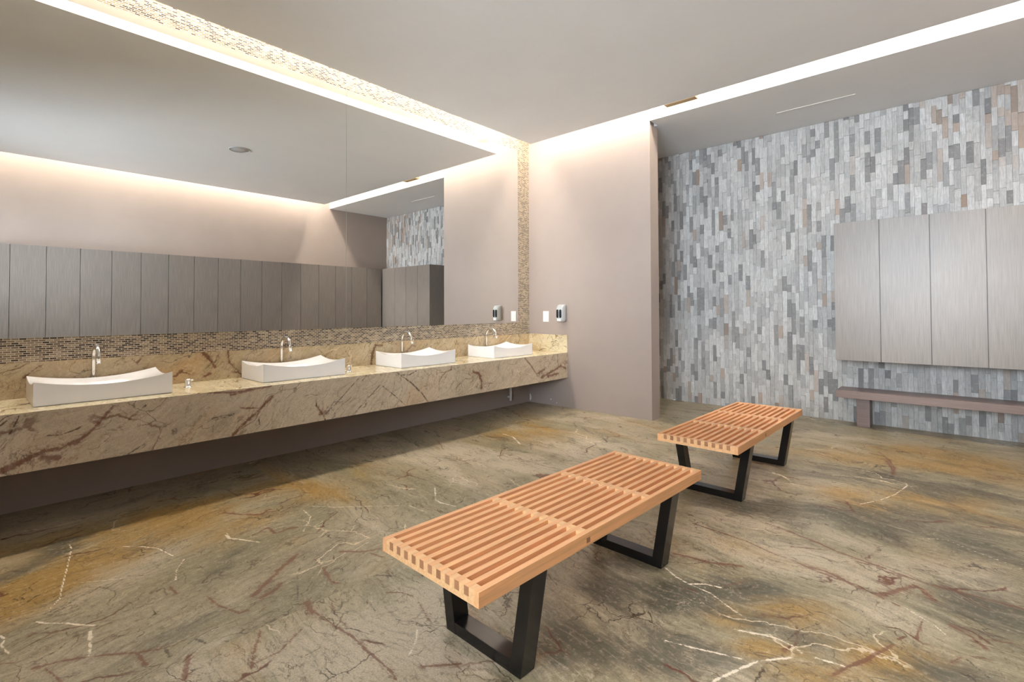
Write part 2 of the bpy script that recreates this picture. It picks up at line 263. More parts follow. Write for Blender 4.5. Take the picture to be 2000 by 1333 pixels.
def marble(name, base_a, base_b, gold, dark, light, axes='xy', rough=.3, golds=(.52,.68), rough_noise=.08, vein_amt=1.0):
    """brown rainforest-type marble: cloudy olive ground, ochre drifts, hairline cracks and rust veins"""
    t = NT(name)
    o = t.obj()
    if axes == 'yz':
        sp = t.n('ShaderNodeSeparateXYZ'); t.l(o, sp.inputs[0])
        cb = t.n('ShaderNodeCombineXYZ'); t.l(sp.outputs[1], cb.inputs[0]); t.l(sp.outputs[2], cb.inputs[1]); t.l(sp.outputs[0], cb.inputs[2])
        o = cb.outputs[0]; rot = 0.75
    else:
        rot = -0.12
    if axes == 'xyz2':
        # two slab lots laid with their grain crossing
        sx = t.n('ShaderNodeSeparateXYZ'); t.l(o, sx.inputs[0])
        mkx = t.math('MULTIPLY', t.math('LESS_THAN', sx.outputs[0], 2.62), t.math('LESS_THAN', sx.outputs[1], -4.2))
        oa = t.map(o, rot=(0, 0, -rot)); ob = t.map(o, rot=(0, 0, math.radians(-100)))
        mv = t.n('ShaderNodeMix', data_type='VECTOR'); t.l(mkx, mv.inputs['Factor']); t.l(oa, mv.inputs[4]); t.l(ob, mv.inputs[5])
        o = mv.outputs[1]
    else:
        o = t.map(o, rot=(0, 0, -rot))
    # domain warp
    w = t.noise(o, 1.1, 3, .5, out='Color'); w = t.vmath('SUBTRACT', w, (.5,.5,.5))
    ow = t.vmath('ADD', o, t.vmath('SCALE', w, .55))
    st = t.map(ow, sc=(.42, 1.25, 1))
    n1 = t.noise(st, 1.5, 6, .6)
    n2 = t.noise(t.map(st, loc=(7,3,0)), 2.1, 5, .6)
    n3 = t.noise(t.map(ow, loc=(3,9,1), sc=(.5,1.3,1)), 3.2, 7, .65)
    col = t.mix(t.ss(n1, .36, .64), base_a, base_b)
    g = t.math('ADD', n2, t.math('MULTIPLY', t.attr('patch_gold'), .32))
    g = t.math('SUBTRACT', g, t.math('MULTIPLY', t.attr('patch_olive'), .10))
    dk = t.math('ADD', n3, t.math('MULTIPLY', t.attr('patch_dark'), .26))
    lt = t.math('ADD', t.noise(t.map(st, loc=(1,15,0)), 1.7, 5, .6), t.math('MULTIPLY', t.attr('patch_light'), .24))
    col = t.mix(t.math('MULTIPLY', t.ss(lt, .54, .74), .8), col, light)
    col = t.mix(t.math('MULTIPLY', t.ss(g, golds[0]-.08, golds[1]+.16), .95), col, gold)
    col = t.mix(t.math('MULTIPLY', t.ss(dk, .52, .80), .9), col, dark)
    # thin parallel streaks
    stk = t.noise(t.map(ow, sc=(.55, 9, 1)), 5, 5, .7)
    col = t.mix(t.ss(stk, .5, .72, 0, .35), col, light)
    col = t.mix(t.ss(stk, .5, .30, 0, .35), col, dark)
    # grain
    gr = t.noise(o, 130, 2, .6)
    col = t.mix(t.math('MULTIPLY', t.ss(gr, .35, .65), .30), col, dark)
    md = t.noise(o, 38, 4, .7)
    col = t.mix(t.ss(md, .52, .72, 0, .40), col, dark)
    col = t.mix(t.ss(md, .48, .30, 0, .35), col, light)
    # hairlines running with the grain
    for sc_, sy_, wd_, amt_ in ((1.6, 3.2, .010, .75), (3.4, 3.0, .012, .6), (7.0, 2.4, .016, .5)):
        hn = t.noise(t.map(ow, loc=(sc_, 4*sc_, 0), sc=(.5, sy_*.5, 1)), sc_*2, 5, .55, .25)
        hb = t.noise(t.map(o, loc=(2*sc_, sc_, 3)), 1.2+sc_*1.1, 3, .55)
        hm = t.math('MULTIPLY', t.ss(t.math('ABSOLUTE', t.math('SUBTRACT', hn, .5)), wd_, wd_*.2), t.ss(hb, .50, .60))
        col = t.mix(t.math('MULTIPLY', hm, amt_*vein_amt), col, s2l((78,58,40)))
        hm2 = t.math('MULTIPLY', t.ss(t.math('ABSOLUTE', t.math('SUBTRACT', hn, .56)), wd_*.7, wd_*.15), t.ss(hb, .46, .38))
        col = t.mix(t.math('MULTIPLY', hm2, amt_*.6), col, light)
    # crack network: two scales of voronoi edges, broken up by noise
    w2 = t.vmath('SUBTRACT', t.noise(o, 4.5, 5, .6, out='Color'), (.5,.5,.5))
    oc = t.vmath('ADD', t.map(ow, sc=(.7,1.15,1)), t.vmath('SCALE', w2, .16))
    for sc, wd, lo, hi, cc, amt in ((1.35, .012, .50, .60, s2l((96,48,30)), .9),
                                    (2.6, .010, .52, .60, s2l((62,48,34)), .85),
                                    (6.0, .016, .50, .62, s2l((74,60,42)), .75),
                                    (13.0, .03, .50, .66, s2l((84,66,48)), .55)):
        e = t.vor(t.map(oc, loc=(sc*3.1, sc*1.7, 0)), sc)
        br = t.noise(t.map(o, loc=(sc, sc*2, 0)), 2.2+sc*.35, 3, .5)
        mk = t.math('MULTIPLY', t.ss(e, wd, wd*.25), t.ss(br, lo, hi))
        col = t.mix(t.math('MULTIPLY', mk, amt*vein_amt), col, cc)
    e = t.vor(t.map(oc, loc=(11.3, 4.7, 0)), 1.7)
    mk = t.math('MULTIPLY', t.ss(e, .008, .003), t.ss(t.noise(t.map(o, loc=(5,5,5)), 1.6, 2), .56, .62))
    col = t.mix(t.math('MULTIPLY', mk, .75), col, s2l((226,208,180)))
    # rust clouds around veins
    rc = t.noise(t.map(ow, loc=(20,2,0), sc=(.6,1.2,1)), 3.4, 8, .75)
    col = t.mix(t.ss(rc, .66, .76, 0, .6), col, s2l((128,74,50)))
    # the big individual veins of this slab: ragged cores with filaments and specks around them
    jit = t.math('MULTIPLY', t.math('SUBTRACT', t.noise(o, 40, 5, .75), .5), 1.1)
    jit2 = t.math('MULTIPLY', t.math('SUBTRACT', t.noise(o, 11, 3, .6), .5), .7)
    jj = t.math('ADD', jit, jit2)
    fil = t.noise(t.map(oc, sc=(1,2.2,1)), 34, 6, .75)
    for an, lo, hi, cc, amt, cw, zw in (('vein_rust', .74, .92, s2l((110,66,48)), .8, 1.0, .75), ('vein_dark', .74, .9, s2l((70,56,44)), .8, 1.0, .3), ('vein_white', .70, .86, s2l((236,224,204)), .9, 1.0, .2)):
        av = t.attr(an)
        v = t.math('ADD', av, t.math('MULTIPLY', t.math('MULTIPLY', jj, .65 if an == 'vein_rust' else 1.0), t.ss(av, .1, .45)))
        core = t.math('MULTIPLY', t.ss(v, lo, hi), cw)
        zone = t.math('MULTIPLY', t.math('MULTIPLY', t.ss(v, .25, .75), t.ss(fil, .50, .60)), zw)
        col = t.mix(t.math('MULTIPLY', t.math('MAXIMUM', core, zone), amt), col, cc)
    # slab joints
    col = t.mix(t.math('MULTIPLY', t.ss(t.attr('joint'), .70, .85), .45), col, s2l((70,60,48)))
    t.base(col)
    t.put(t.b.inputs['Roughness'], t.ss(n3, .3, .7, rough-rough_noise, rough+rough_noise))
    t.b.inputs['Specular IOR Level'].default_value = .5
    return t.m

OLIVE = s2l((146,138,110)); BEIGE = s2l((176,162,134)); GOLD = s2l((168,132,66)); DARKG = s2l((82,79,67)); LIGHTB = s2l((206,192,168))
M_FLOOR = marble('polished_marble_floor', OLIVE, BEIGE, GOLD, DARKG, LIGHTB, 'xyz2', .34, golds=(.60,.72))
M_TOP = marble('marble_counter_top', s2l((218,204,170)), s2l((230,218,186)), s2l((206,176,128)), s2l((170,154,122)), s2l((240,230,204)), 'xy', .22, vein_amt=.8, golds=(.58,.7))
M_APRON = marble('marble_counter_front', s2l((192,176,152)), s2l((206,190,166)), s2l((204,168,128)), s2l((152,138,118)), s2l((220,204,182)), 'yz', .26, golds=(.60,.72), vein_amt=.7)
M_SPLASH = marble('marble_splashback', s2l((192,172,138)), s2l((206,188,154)), s2l((204,166,120)), s2l((158,140,112)), s2l((220,204,172)), 'yz', .26, golds=(.52,.66), vein_amt=.8)

def paint(name, col, var=.03, rough=.6):
    t = NT(name); o = t.obj()
    n = t.noise(o, 1.3, 5, .6); f = t.noise(t.map(o, sc=(1,1,3)), 18, 4, .6)
    c = s2l(col)
    cc = t.mix(t.ss(n, .3, .7), tuple(v*(1-var) for v in c), tuple(min(1, v*(1+var)) for v in c))
    t.base(t.mix(t.ss(f, .3, .7, 0, .10), cc, tuple(v*.9 for v in c)))
    t.bump(f, .05, .004)
    return t.set(rough, 0, .3)

M_TAUPE = paint('taupe_wall_paint', (164,151,144))
M_CEIL = paint('white_ceiling_paint', (232,232,232), .015, .8)
M_COVE = paint('white_cove_paint', (238,234,228), .01, .8)
M_REAR = paint('pale_wall_paint', (190,184,178))

def mosaic():
    t = NT('small_brick_mosaic'); o = t.obj()
    sp = t.n('ShaderNodeSeparateXYZ'); t.l(o, sp.inputs[0])
    cb = t.n('ShaderNodeCombineXYZ'); t.l(sp.outputs[1], cb.inputs[0]); t.l(sp.outputs[2], cb.inputs[1])
    b = t.n('ShaderNodeTexBrick'); t.l(cb.outputs[0], b.inputs['Vector'])
    b.offset = .5; b.inputs['Scale'].default_value = 1.0
    b.inputs['Color1'].default_value = (0,0,0,1); b.inputs['Color2'].default_value = (1,1,1,1); b.inputs['Mortar'].default_value = (.5,.5,.5,1)
    b.inputs['Mortar Size'].default_value = .0021; b.inputs['Mortar Smooth'].default_value = .1; b.inputs['Bias'].default_value = 0
    b.inputs['Brick Width'].default_value = .0410; b.inputs['Row Height'].default_value = .0150
    c = t.ramp(b.outputs[0], [(0, s2l((30,21,16))), (.30, s2l((54,40,31))), (.36, s2l((108,90,72))), (.6, s2l((136,117,95))), (.85, s2l((156,138,114))), (1, s2l((180,164,138)))])
    vv = t.noise(o, 90, 3)
    c = t.mix(t.ss(vv, .3, .7, 0, .35), c, s2l((112,94,76)))
    c = t.mix(b.outputs['Fac'], c, s2l((214,202,182)))
    t.base(c)
    t.bump(t.math('SUBTRACT', 1, b.outputs['Fac']), .4, .002)
    return t.set(.3, 0, .5)
M_MOSAIC = mosaic()

def stone_tiles():
    t = NT('split_face_stone'); o = t.obj()
    v = t.attr('tone')
    c = t.ramp(v, [(0, s2l((132,132,133))), (.2, s2l((156,156,156))), (.26, s2l((182,182,182))), (.6, s2l((202,202,201))), (1, s2l((222,222,221)))])
    st = t.noise(t.map(o, sc=(1,1,.12)), 90, 5, .65)
    c = t.mix(t.ss(st, .35, .65, 0, .35), c, s2l((122,121,120)))
    cl = t.noise(o, 24, 6, .65)
    c = t.mix(t.ss(cl, .5, .75, 0, .35), c, s2l((210,209,207)))
    cd = t.noise(t.map(o, loc=(4,0,2)), 15, 6, .7)
    c = t.mix(t.ss(cd, .52, .75, 0, .40), c, s2l((128,127,126)))
    c = t.mix(t.math('MULTIPLY', t.attr('warm'), .75), c, s2l((168,142,120)))
    t.base(c)
    t.bump(t.math('ADD', t.math('MULTIPLY', st, .6), cl), .55, .006)
    return t.set(.62, 0, .4)
M_STONE = stone_tiles()
M_GROUT = plain('stone_backing', (110,108,106), .9)

def laminate(name, col, axis='z'):
    t = NT(name); o = t.obj()
    sc = (60, 60, 1.4) if axis == 'z' else (1.4, 60, 60)
    n = t.noise(t.map(o, sc=sc), 2.2, 5, .65)
    c = s2l(col)
    cc = t.mix(t.ss(n, .3, .7), tuple(v*.80 for v in c), tuple(v*1.16 for v in c))
    n2 = t.noise(o, 1.5, 4)
    cc = t.mix(t.ss(n2, .3, .7, 0, .25), cc, tuple(v*.82 for v in c))
    t.base(cc)
    t.bump(n, .10, .002)
    return t.set(.38, 0, .6)
M_LAM = laminate('grey_brown_laminate', (137,128,121))
M_LAMX = laminate('brown_bench_laminate', (132,112,106), 'x')
M_GAP = plain('dark_recess', (36,32,30), .8)

def wood(name, col, endgrain=False):
    t = NT(name); o = t.obj()
    inf = t.n('ShaderNodeObjectInfo')
    r = inf.outputs['Random']
    sc = (30, 1.2, 30) if not endgrain else (60, 60, 60)
    n = t.noise(t.map(t.vmath('ADD', o, t.vmath('SCALE', (3.1,7.3,1.7), r)) , sc=sc), 2.5, 6, .6, .6)
    c = s2l(col)
    cc = t.mix(t.ss(n, .25, .75), tuple(v*.80 for v in c), tuple(min(1, v*1.12) for v in c))
    cc = t.mix(t.math('MULTIPLY', r, .30), cc, s2l((226,164,122)))
    t.base(cc); t.bump(n, .06, .001)
    return t.set(.36, 0, .5)
M_WOOD = wood('oiled_beech_slats', (242,182,128))
M_WOOD2 = wood('oiled_beech_rails', (242,194,140))
M_END = wood('beech_end_grain', (160,112,80), True)
M_BLACK = plain('black_lacquer', (22,21,21), .22, 0, .5, .1)
M_CERAMIC = plain('white_glazed_ceramic', (238,237,238), .10, 0, .5, .01)
M_CHROME = plain('chrome', (225,222,216), .09, 1, .5, .02)
M_PLASTICW = plain('white_plastic', (236,234,230), .35, 0, .5, .01)
M_PLASTICG = plain('grey_plastic', (178,182,184), .35, 0, .5, .02)
M_WINDARK = plain('dark_smoked_plastic', (22,22,24), .5, 0, .2, .1)
M_TAN = paint('tan_plaster', (196,168,130))
M_METALG = plain('grey_painted_metal', (196,196,196), .4, .3, .5, .03)
def mirror_mat():
    t = NT('silvered_mirror'); n = t.noise(t.obj(), .6, 2)
    t.base(t.mix(t.ss(n, .3, .7), (.86,.865,.85), (.88,.88,.865)))
    return t.set(0.0, 1)
M_MIRROR = mirror_mat()
M_MIRROREDGE = plain('bright_mirror_edge', (215,222,216), .2, 0, .6, .02)
def led(name, power):
    m = bpy.data.materials.new(name); m.use_nodes = True; t = m.node_tree; t.nodes.clear()
    o = t.nodes.new('ShaderNodeOutputMaterial'); e = t.nodes.new('ShaderNodeEmission')
    e.inputs[0].default_value = (*LED_WARM, 1); e.inputs[1].default_value = power
    t.links.new(e.outputs[0], o.inputs[0]); return m
M_LED = led('warm_led', LED_POWER)
M_LEDW = led('warm_led_wide', LED_POWER*.29)
def glass():
    m = bpy.data.materials.new('fill_window_glass'); m.use_nodes = True; t = m.node_tree; t.nodes.clear()
    o = t.nodes.new('ShaderNodeOutputMaterial'); tr = t.nodes.new('ShaderNodeBsdfTransparent'); g = t.nodes.new('ShaderNodeBsdfGlossy')
    mx = t.nodes.new('ShaderNodeMixShader'); fr = t.nodes.new('ShaderNodeFresnel'); fr.inputs[0].default_value = 1.45
    g.inputs['Roughness'].default_value = .02
    t.links.new(fr.outputs[0], mx.inputs[0]); t.links.new(tr.outputs[0], mx.inputs[1]); t.links.new(g.outputs[0], mx.inputs[2])
    t.links.new(mx.outputs[0], o.inputs[0]); return m
M_GLASS = glass()

# ------------------------------------------------------------------ marble surface grids with vein attributes
def seg_strength(P, veins, k=3.0):
    out = np.zeros(len(P))
    for w, pts in veins:
        for (ax, ay), (bx, by) in zip(pts[:-1], pts[1:]):
            R = k*w
            m = (P[:,0] > min(ax,bx)-R) & (P[:,0] < max(ax,bx)+R) & (P[:,1] > min(ay,by)-R) & (P[:,1] < max(ay,by)+R)
            idx = np.nonzero(m)[0]
            if not len(idx): continue
            q = P[idx]; d = np.array([bx-ax, by-ay]); L = (d**2).sum()+1e-9
            tt = np.clip(((q-[ax,ay])@d)/L, 0, 1)
            dist = np.hypot(q[:,0]-ax-tt*d[0], q[:,1]-ay-tt*d[1])
            out[idx] = np.maximum(out[idx], 1-dist/R)
    return out
def patches(P, kind):
    out = np.zeros(len(P))
    for k, x, y, s, t_, an in BLOBS:
        if k != kind: continue
        dx = P[:,0]-x; dy = P[:,1]-y; c, s_ = math.cos(an), math.sin(an)
        u = (c*dx+s_*dy)/(s*1.25); v = (-s_*dx+c*dy)/(t_*1.25)
        out = np.maximum(out, np.exp(-(u*u+v*v)))
    return out
def grid_plane(name, mat, us, vs, place, veins, floor=False, joints=(), parent=None):
    nu, nv = len(us), len(vs)
    U, V = np.meshgrid(us, vs, indexing='ij')
    P = np.stack([U.ravel(), V.ravel()], 1)
    co = place(P)
    i = np.arange(nu*nv).reshape(nu, nv)
    F = np.stack([i[:-1,:-1], i[1:,:-1], i[1:,1:], i[:-1,1:]], -1).reshape(-1, 4)
    me = bpy.data.meshes.new(name)
    me.vertices.add(len(co)); me.vertices.foreach_set('co', co.astype(np.float32).ravel())
    me.loops.add(F.size); me.loops.foreach_set('vertex_index', F.astype(np.int32).ravel())
    me.polygons.add(len(F)); me.polygons.foreach_set('loop_start', np.arange(0, F.size, 4, dtype=np.int32))
    me.update(calc_edges=True)
    def put(n, a):
        at = me.attributes.new(n, 'FLOAT', 'POINT'); at.data.foreach_set('value', a.astype(np.float32))
    for n, ve in veins.items(): put(n, seg_strength(P, ve))
    if floor:
        for n, k in (('patch_gold','g'),('patch_dark','d'),('patch_light','l'),('patch_olive','e')): put(n, patches(P, k))
    if joints: put('joint', seg_strength(P, joints, 2.0))
    me.materials.append(mat)
    o = bpy.data.objects.new(name, me); COL.objects.link(o)
    if parent: o.parent = parent
    return o

# ------------------------------------------------------------------ structure
floor = grid_plane('floor', M_FLOOR, np.linspace(0, W, 774), np.concatenate([np.linspace(YB, -6.2, 82)[:-1], np.linspace(-6.2, -2.4, 476)[:-1], np.linspace(-2.4, D, 253)]),
                   lambda P: np.stack([P[:,0], P[:,1], 0*P[:,0]], 1),
                   dict(vein_white=WHITE, vein_rust=RED, vein_dark=DARK), True,
                   joints=[(.008, [(0.0,-.45),(W,-.50)])])
struct(floor)
struct(box(-.16, 0, YB-.15, D+.15, -.05, TOPZ).build('wall_left', M_TAUPE))
wbk = MB().quad_box(.0, XF-.05, 0, TF, -.05, TOPZ)
wbk.quad_box(XF-.05, XF, 0, TF, -.05, HC-.035)
wbk.quad_box(XF-.05, XF, 0, .018, HC-.035, TOPZ)
struct(wbk.build('wall_back', M_TAUPE))
struct(box(.0, W, D+.005, D+.15, -.05, TOPZ).build('wall_recess_back', M_GROUT))
struct(box(W, W+.16, YB-.15, D+.15, -.05, TOPZ).build('wall_right', M_TAUPE))
WX0, WX1, WZ0, WZ1 = 3.0, 5.4, 1.2, 3.30
wr = MB()
wr.quad_box(0, WX0, YB-.15, YB, -.05, TOPZ); wr.quad_box(WX1, W, YB-.15, YB, -.05, TOPZ)
wr.quad_box(WX0, WX1, YB-.15, YB, -.05, WZ0); wr.quad_box(WX0, WX1, YB-.15, YB, WZ1, TOPZ)
struct(wr.build('wall_rear', M_REAR))
# ceiling slab hung inside the light coves, its cove lid and the lowered ceiling of the locker recess
struct(box(GM, W-GO, YB, -GT, HC, HC+SLAB).build('ceiling', M_CEIL))
struct(box(0, W, YB, 0, TOPZ, TOPZ+.1).build('trim_1', M_COVE), 'white cove lid above the hanging ceiling')
struct(box(XF, W, 0, D, HC+.012, TOPZ).build('trim_2', M_CEIL), 'lowered ceiling over the stone wall recess')
struct(box(0, XF, TF, D, HC+.012, TOPZ).build('trim_3', M_CEIL))
struct(box(2.39, 2.76, -GT+.001, -GT+.085, HC-.006, HC+.10).build('trim_4', M_TAN), 'tan plaster block bridging the ceiling light slot')
# mosaic field behind the mirror
struct(box(0, .008, YB, -.001, ZS, TOPZ).build('trim_5', M_MOSAIC), 'small brick mosaic in browns around the mirror')
# unseen window added to the rear wall as neutral fill, behind the camera
wf = MB()
for a in ((WX0, WX1, WZ0, WZ0+.06), (WX0, WX1, WZ1-.06, WZ1), (WX0, WX0+.06, WZ0+.06, WZ1-.06), (WX1-.06, WX1, WZ0+.06, WZ1-.06), ((WX0+WX1)/2-.03, (WX0+WX1)/2+.03, WZ0+.06, WZ1-.06)):
    wf.quad_box(a[0], a[1], YB-.11, YB-.05, a[2], a[3])
win = struct(wf.build('fill_window_1', M_PLASTICW))
box(WX0+.06, WX1-.06, YB-.082, YB-.078, WZ0+.06, WZ1-.06).build('pane', M_GLASS, win)
pl = bpy.data.lights.new('fill_window_portal', 'AREA'); pl.shape = 'RECTANGLE'; pl.size = WX1-WX0; pl.size_y = WZ1-WZ0
pl.cycles.is_portal = True
po = bpy.data.objects.new('fill_window_portal', pl); COL.objects.link(po)
po.location = ((WX0+WX1)/2, YB-.16, (WZ0+WZ1)/2); po.rotation_euler = (math.radians(90), 0, 0)

# split-face stone: vertical strips standing proud by different amounts
def stone_wall():
    rnd = random.Random(3)
    V = []; F = []; tone = []; warm = []
    x = .02
    while x < W-.005:
        w = rnd.choice((.042, .05, .055, .055, .06, .048))
        x1 = min(x+w, W-.002)
        z = -rnd.uniform(0, .12)
        while z < HC:
            h = rnd.choice((.10, .14, .17, .20, .24, .28))
            z0, z1 = max(z, 0.0), min(z+h, HC+.010)
            if z1-z0 > .012:
                p = D - rnd.uniform(.004, .020)
                tl = rnd.uniform(-.003, .003)
                b = len(V)
                V += [(x+.0007,D,z0+.0007),(x1-.0007,D,z0+.0007),(x1-.0007,D,z1-.0007),(x+.0007,D,z1-.0007),
                      (x+.0007,p+tl,z0+.0007),(x1-.0007,p-tl,z0+.0007),(x1-.0007,p-tl,z1-.0007),(x+.0007,p+tl,z1-.0007)]
                F += [(b+4,b+5,b+6,b+7),(b,b+1,b+5,b+4),(b+1,b+2,b+6,b+5),(b+2,b+3,b+7,b+6),(b+3,b,b+4,b+7)]
                tn = rnd.random()
                tn = tn*.22 if rnd.random() < .15 else .22+.78*tn
                region = max(0, (x-4.6)/1.5)*max(0, (z-2.2)/1.6)
                wm = rnd.uniform(.4, 1) if rnd.random() < .05+.55*min(1, region*1.6) else rnd.uniform(0, .08)
                tone += [tn]*8; warm += [wm]*8
            z += h
        x = x1
    me = bpy.data.meshes.new('wall_stone'); me.from_pydata(V, [], F)
    for n, a in (('tone', tone), ('warm', warm)):
        at = me.attributes.new(n, 'FLOAT', 'POINT'); at.data.foreach_set('value', a)
    me.materials.append(M_STONE)
    o = bpy.data.objects.new('wall_stone', me); COL.objects.link(o)
    bm = bmesh.new(); bm.from_mesh(me); bmesh.ops.recalc_face_normals(bm, faces=bm.faces); bm.to_mesh(me); bm.free()
    return o
struct(stone_wall(), 'grey split-face stone strips laid upright')

# ------------------------------------------------------------------ light strips in the coves
zl = HC+SLAB
def strip(name, b, label, m=None):
    tag(box(*b).build(name, m or M_LED), label, 'light strip', 'warm light strips in the ceiling coves')
strip('led_strip', (.035, .255, YB+.1, -.30, TOPZ-.016, TOPZ-.001), 'wide warm glowing light strip in the slot above the wall mirror', M_LEDW)
strip('led_strip', (.40, W-.45, -.25, -.20, TOPZ-.026, TOPZ-.001), 'warm glowing light strip in the slot along the taupe end wall')
strip('led_strip', (W-.25, W-.20, YB+.1, -.30, TOPZ-.026, TOPZ-.001), 'warm glowing light strip over the side wall lockers, seen in the mirror')

# ------------------------------------------------------------------ mirrors
def mirror(y0, y1, label):
    t = empty('wall_mirror', (.008, (y0+y1)/2, ZM)); tag(t, label, 'mirror', 'frameless mirrors over the counter')
    h = (y1-y0)/2-.0022
    box(.0, .0056, -h, h, 0, HC-ZM-.004).build('backing', M_MIRROREDGE, t)
    box(.0058, .0066, -h, h, 0, HC-ZM-.004).build('mirror_glass', M_MIRROR, t)
    return t
mirror(-7.2, SEAM, 'large frameless mirror pane left of the seam, over the first two sinks')
mirror(SEAM, -YM, 'frameless mirror pane right of the seam, ending beside the mosaic strip')

# ------------------------------------------------------------------ counter
counter = empty('vanity_counter', (0,0,0))
tag(counter, 'long wall-hung vanity counter of brown veined marble with deep front', 'counter')
box(0.002, DCO-.0005, YB+.001, -.002, ZC-.03, ZC).build('countertop', M_TOP, counter)
box(DCO-.03, DCO-.001, YB+.001, -.002, ZB, ZC-.0305).build('apron_backing', M_APRON, counter)
grid_plane('apron', M_APRON, np.linspace(YB+.002, -.003, 1100), np.linspace(ZB, ZC-.0005, 54),
           lambda P: np.stack([0*P[:,0]+DCO, P[:,0], P[:,1]], 1), dict(vein_rust=APRON_RED, vein_dark=APRON_DARK), parent=counter)
splash = empty('backsplash', (0,0,0))
tag(splash, 'low brown marble backsplash standing on the counter below the mosaic', 'backsplash')
box(0.001, .0195, YB+.001, -.0205, ZC+.0005, ZS).build('back_slab_core', M_SPLASH, splash)
grid_plane('back_slab', M_SPLASH, np.linspace(YB+.002, -.021, 600), np.linspace(ZC+.001, ZS, 22),
           lambda P: np.stack([0*P[:,0]+.0204, P[:,0], P[:,1]], 1), dict(vein_rust=SPLASH_RED), parent=splash)
box(0.001, DCO-.001, -.0200, -.001, ZC+.0005, ZS).build('side_slab', M_TOP, splash)

# ------------------------------------------------------------------ sinks
SL, SWD = .775, .481
def sink_mesh():
    nu, nv = 60, 40
    mb = MB()
    def rim(u, v): return .083 + .047*u*u + .032*v*v
    def top(u, v):
        s = (abs(u)**5+abs(v)**5)**(1/5)
        f = min(1, max(0, (1-.022-s)/.55)); f = f*f*(3-2*f)
        return rim(u, v) - .060*f*(.4+.6*f)
    def coord(k, n):
        # denser near the edges
        a = -1+2*k/n
        return math.copysign(1-(1-abs(a))**1.25, a) if abs(a) < 1 else a
    for i in range(nu+1):
        for j in range(nv+1):
            u, v = coord(i, nu), coord(j, nv)
            mb.v.append((v*SWD/2, u*SL/2, top(u, v)))
    idx = lambda i, j: i*(nv+1)+j
    for i in range(nu):
        for j in range(nv):
            mb.f.append((idx(i,j), idx(i,j+1), idx(i+1,j+1), idx(i+1,j))); mb.mi.append(0); mb.sm.append(True)
    ring = [idx(0,j) for j in range(nv)] + [idx(i,nv) for i in range(nu)] + [idx(nu,j) for j in range(nv,0,-1)] + [idx(i,0) for i in range(nu,0,-1)]
    b = len(mb.v)
    for r in ring:
        x, y, z = mb.v[r]; mb.v.append((x, y, .006))
    b2 = len(mb.v)
    for r in ring:
        x, y, z = mb.v[r]; mb.v.append((x*.975, y*.985, 0.0004))
    n = len(ring)
    for k in range(n):
        k2 = (k+1) % n
        mb.f.append((ring[k], ring[k2], b+k2, b+k)); mb.mi.append(0); mb.sm.append(False)
        mb.f.append((b+k, b+k2, b2+k2, b2+k)); mb.mi.append(0); mb.sm.append(False)
    mb.f.append(tuple(b2+k for k in range(n))); mb.mi.append(0); mb.sm.append(False)
    return mb
SX = .07+SWD/2
SYS = (-5.3154, -3.8684, -2.4299, -.9875)
sink0 = empty('vessel_sink', (SX, SYS[0], ZC)); 
sink_mesh().build('basin', M_CERAMIC, sink0)
MB().lathe([(.004,.0),(.021,.0),(.021,.003),(.014,.005),(.003,.0055)], 24, (0,0,.0226)).build('drain', M_CHROME, sink0)
SL_LAB = ('white rectangular vessel sink with dipped rim, nearest, at the left end of the counter',
          'white rectangular vessel sink with dipped rim, second from the left, before the mirror seam',
          'white rectangular vessel sink with dipped rim, third from the left on the counter',
          'white rectangular vessel sink with dipped rim, farthest, nearest the taupe end wall')
faucet0 = empty('faucet', (.045, SYS[0], ZC))
pts = [(0,0,.004), (0,0,.27)] + [(.093-.093*math.cos(a), 0, .27+.093*math.sin(a)) for a in np.linspace(.15, math.pi*.93, 18)]
pts += [(pts[-1][0]+.012, 0, pts[-1][2]-.05)]
MB().tube(pts, .0138, 20).build('spout', M_CHROME, faucet0)
MB().tube([tuple(pts[-1]), (pts[-1][0]+.003, 0, pts[-1][2]-.012)], .0146, 20).build('nozzle', M_CHROME, faucet0)
MB().lathe([(.024,0),(.024,.004),(.020,.009),(.0135,.012)], 28).build('base_flange', M_CHROME, faucet0)
FL_LAB = ('tall chrome gooseneck faucet behind the nearest sink, facing the camera',
          'tall chrome gooseneck faucet behind the second sink from the left',
          'tall chrome gooseneck faucet behind the third sink from the left',
          'tall chrome gooseneck faucet behind the farthest sink, next to the end wall')
for i, y in enumerate(SYS):
    s = sink0 if i == 0 else dup(sink0); s.location = (SX, y, ZC); tag(s, SL_LAB[i], 'sink', 'vessel sinks on the counter')
    f = faucet0 if i == 0 else dup(faucet0); f.location = (.046, y-.01, ZC); tag(f, FL_LAB[i], 'faucet', 'faucets behind the sinks')
knob0 = empty('faucet_control', (.325, -4.762, ZC))
MB().lathe([(.030,0),(.030,.004),(.024,.007),(.0215,.010),(.0215,.062),(.018,.068),(.004,.070)], 28).build('body', M_CHROME, knob0)
MB().tube([(.0,.014,.052), (.004,.040,.056)], [.0075,.006], 12).build('lever', M_CHROME, knob0)
tag(knob0, 'short chrome control knob on the counter between the two nearest sinks', 'tap control', 'chrome control knobs on the counter')
k2 = dup(knob0); k2.location = (.399, -3.353, ZC)
tag(k2, 'short chrome control knob on the counter right beside the second sink', 'tap control', 'chrome control knobs on the counter')

# drain pipe under the counter
dp = empty('drain_pipe', (.06, -.50, .09))
MB().tube([(0,0,0), (0,0,.675)], .020, 16).build('pipe', M_PLASTICW, dp)
MB().tube([(0,0,.05), (-.0585,0,.05)], .016, 14).build('wall_elbow', M_PLASTICW, dp)
tag(dp, 'short white drain pipe hanging under the far end of the marble counter', 'pipe')

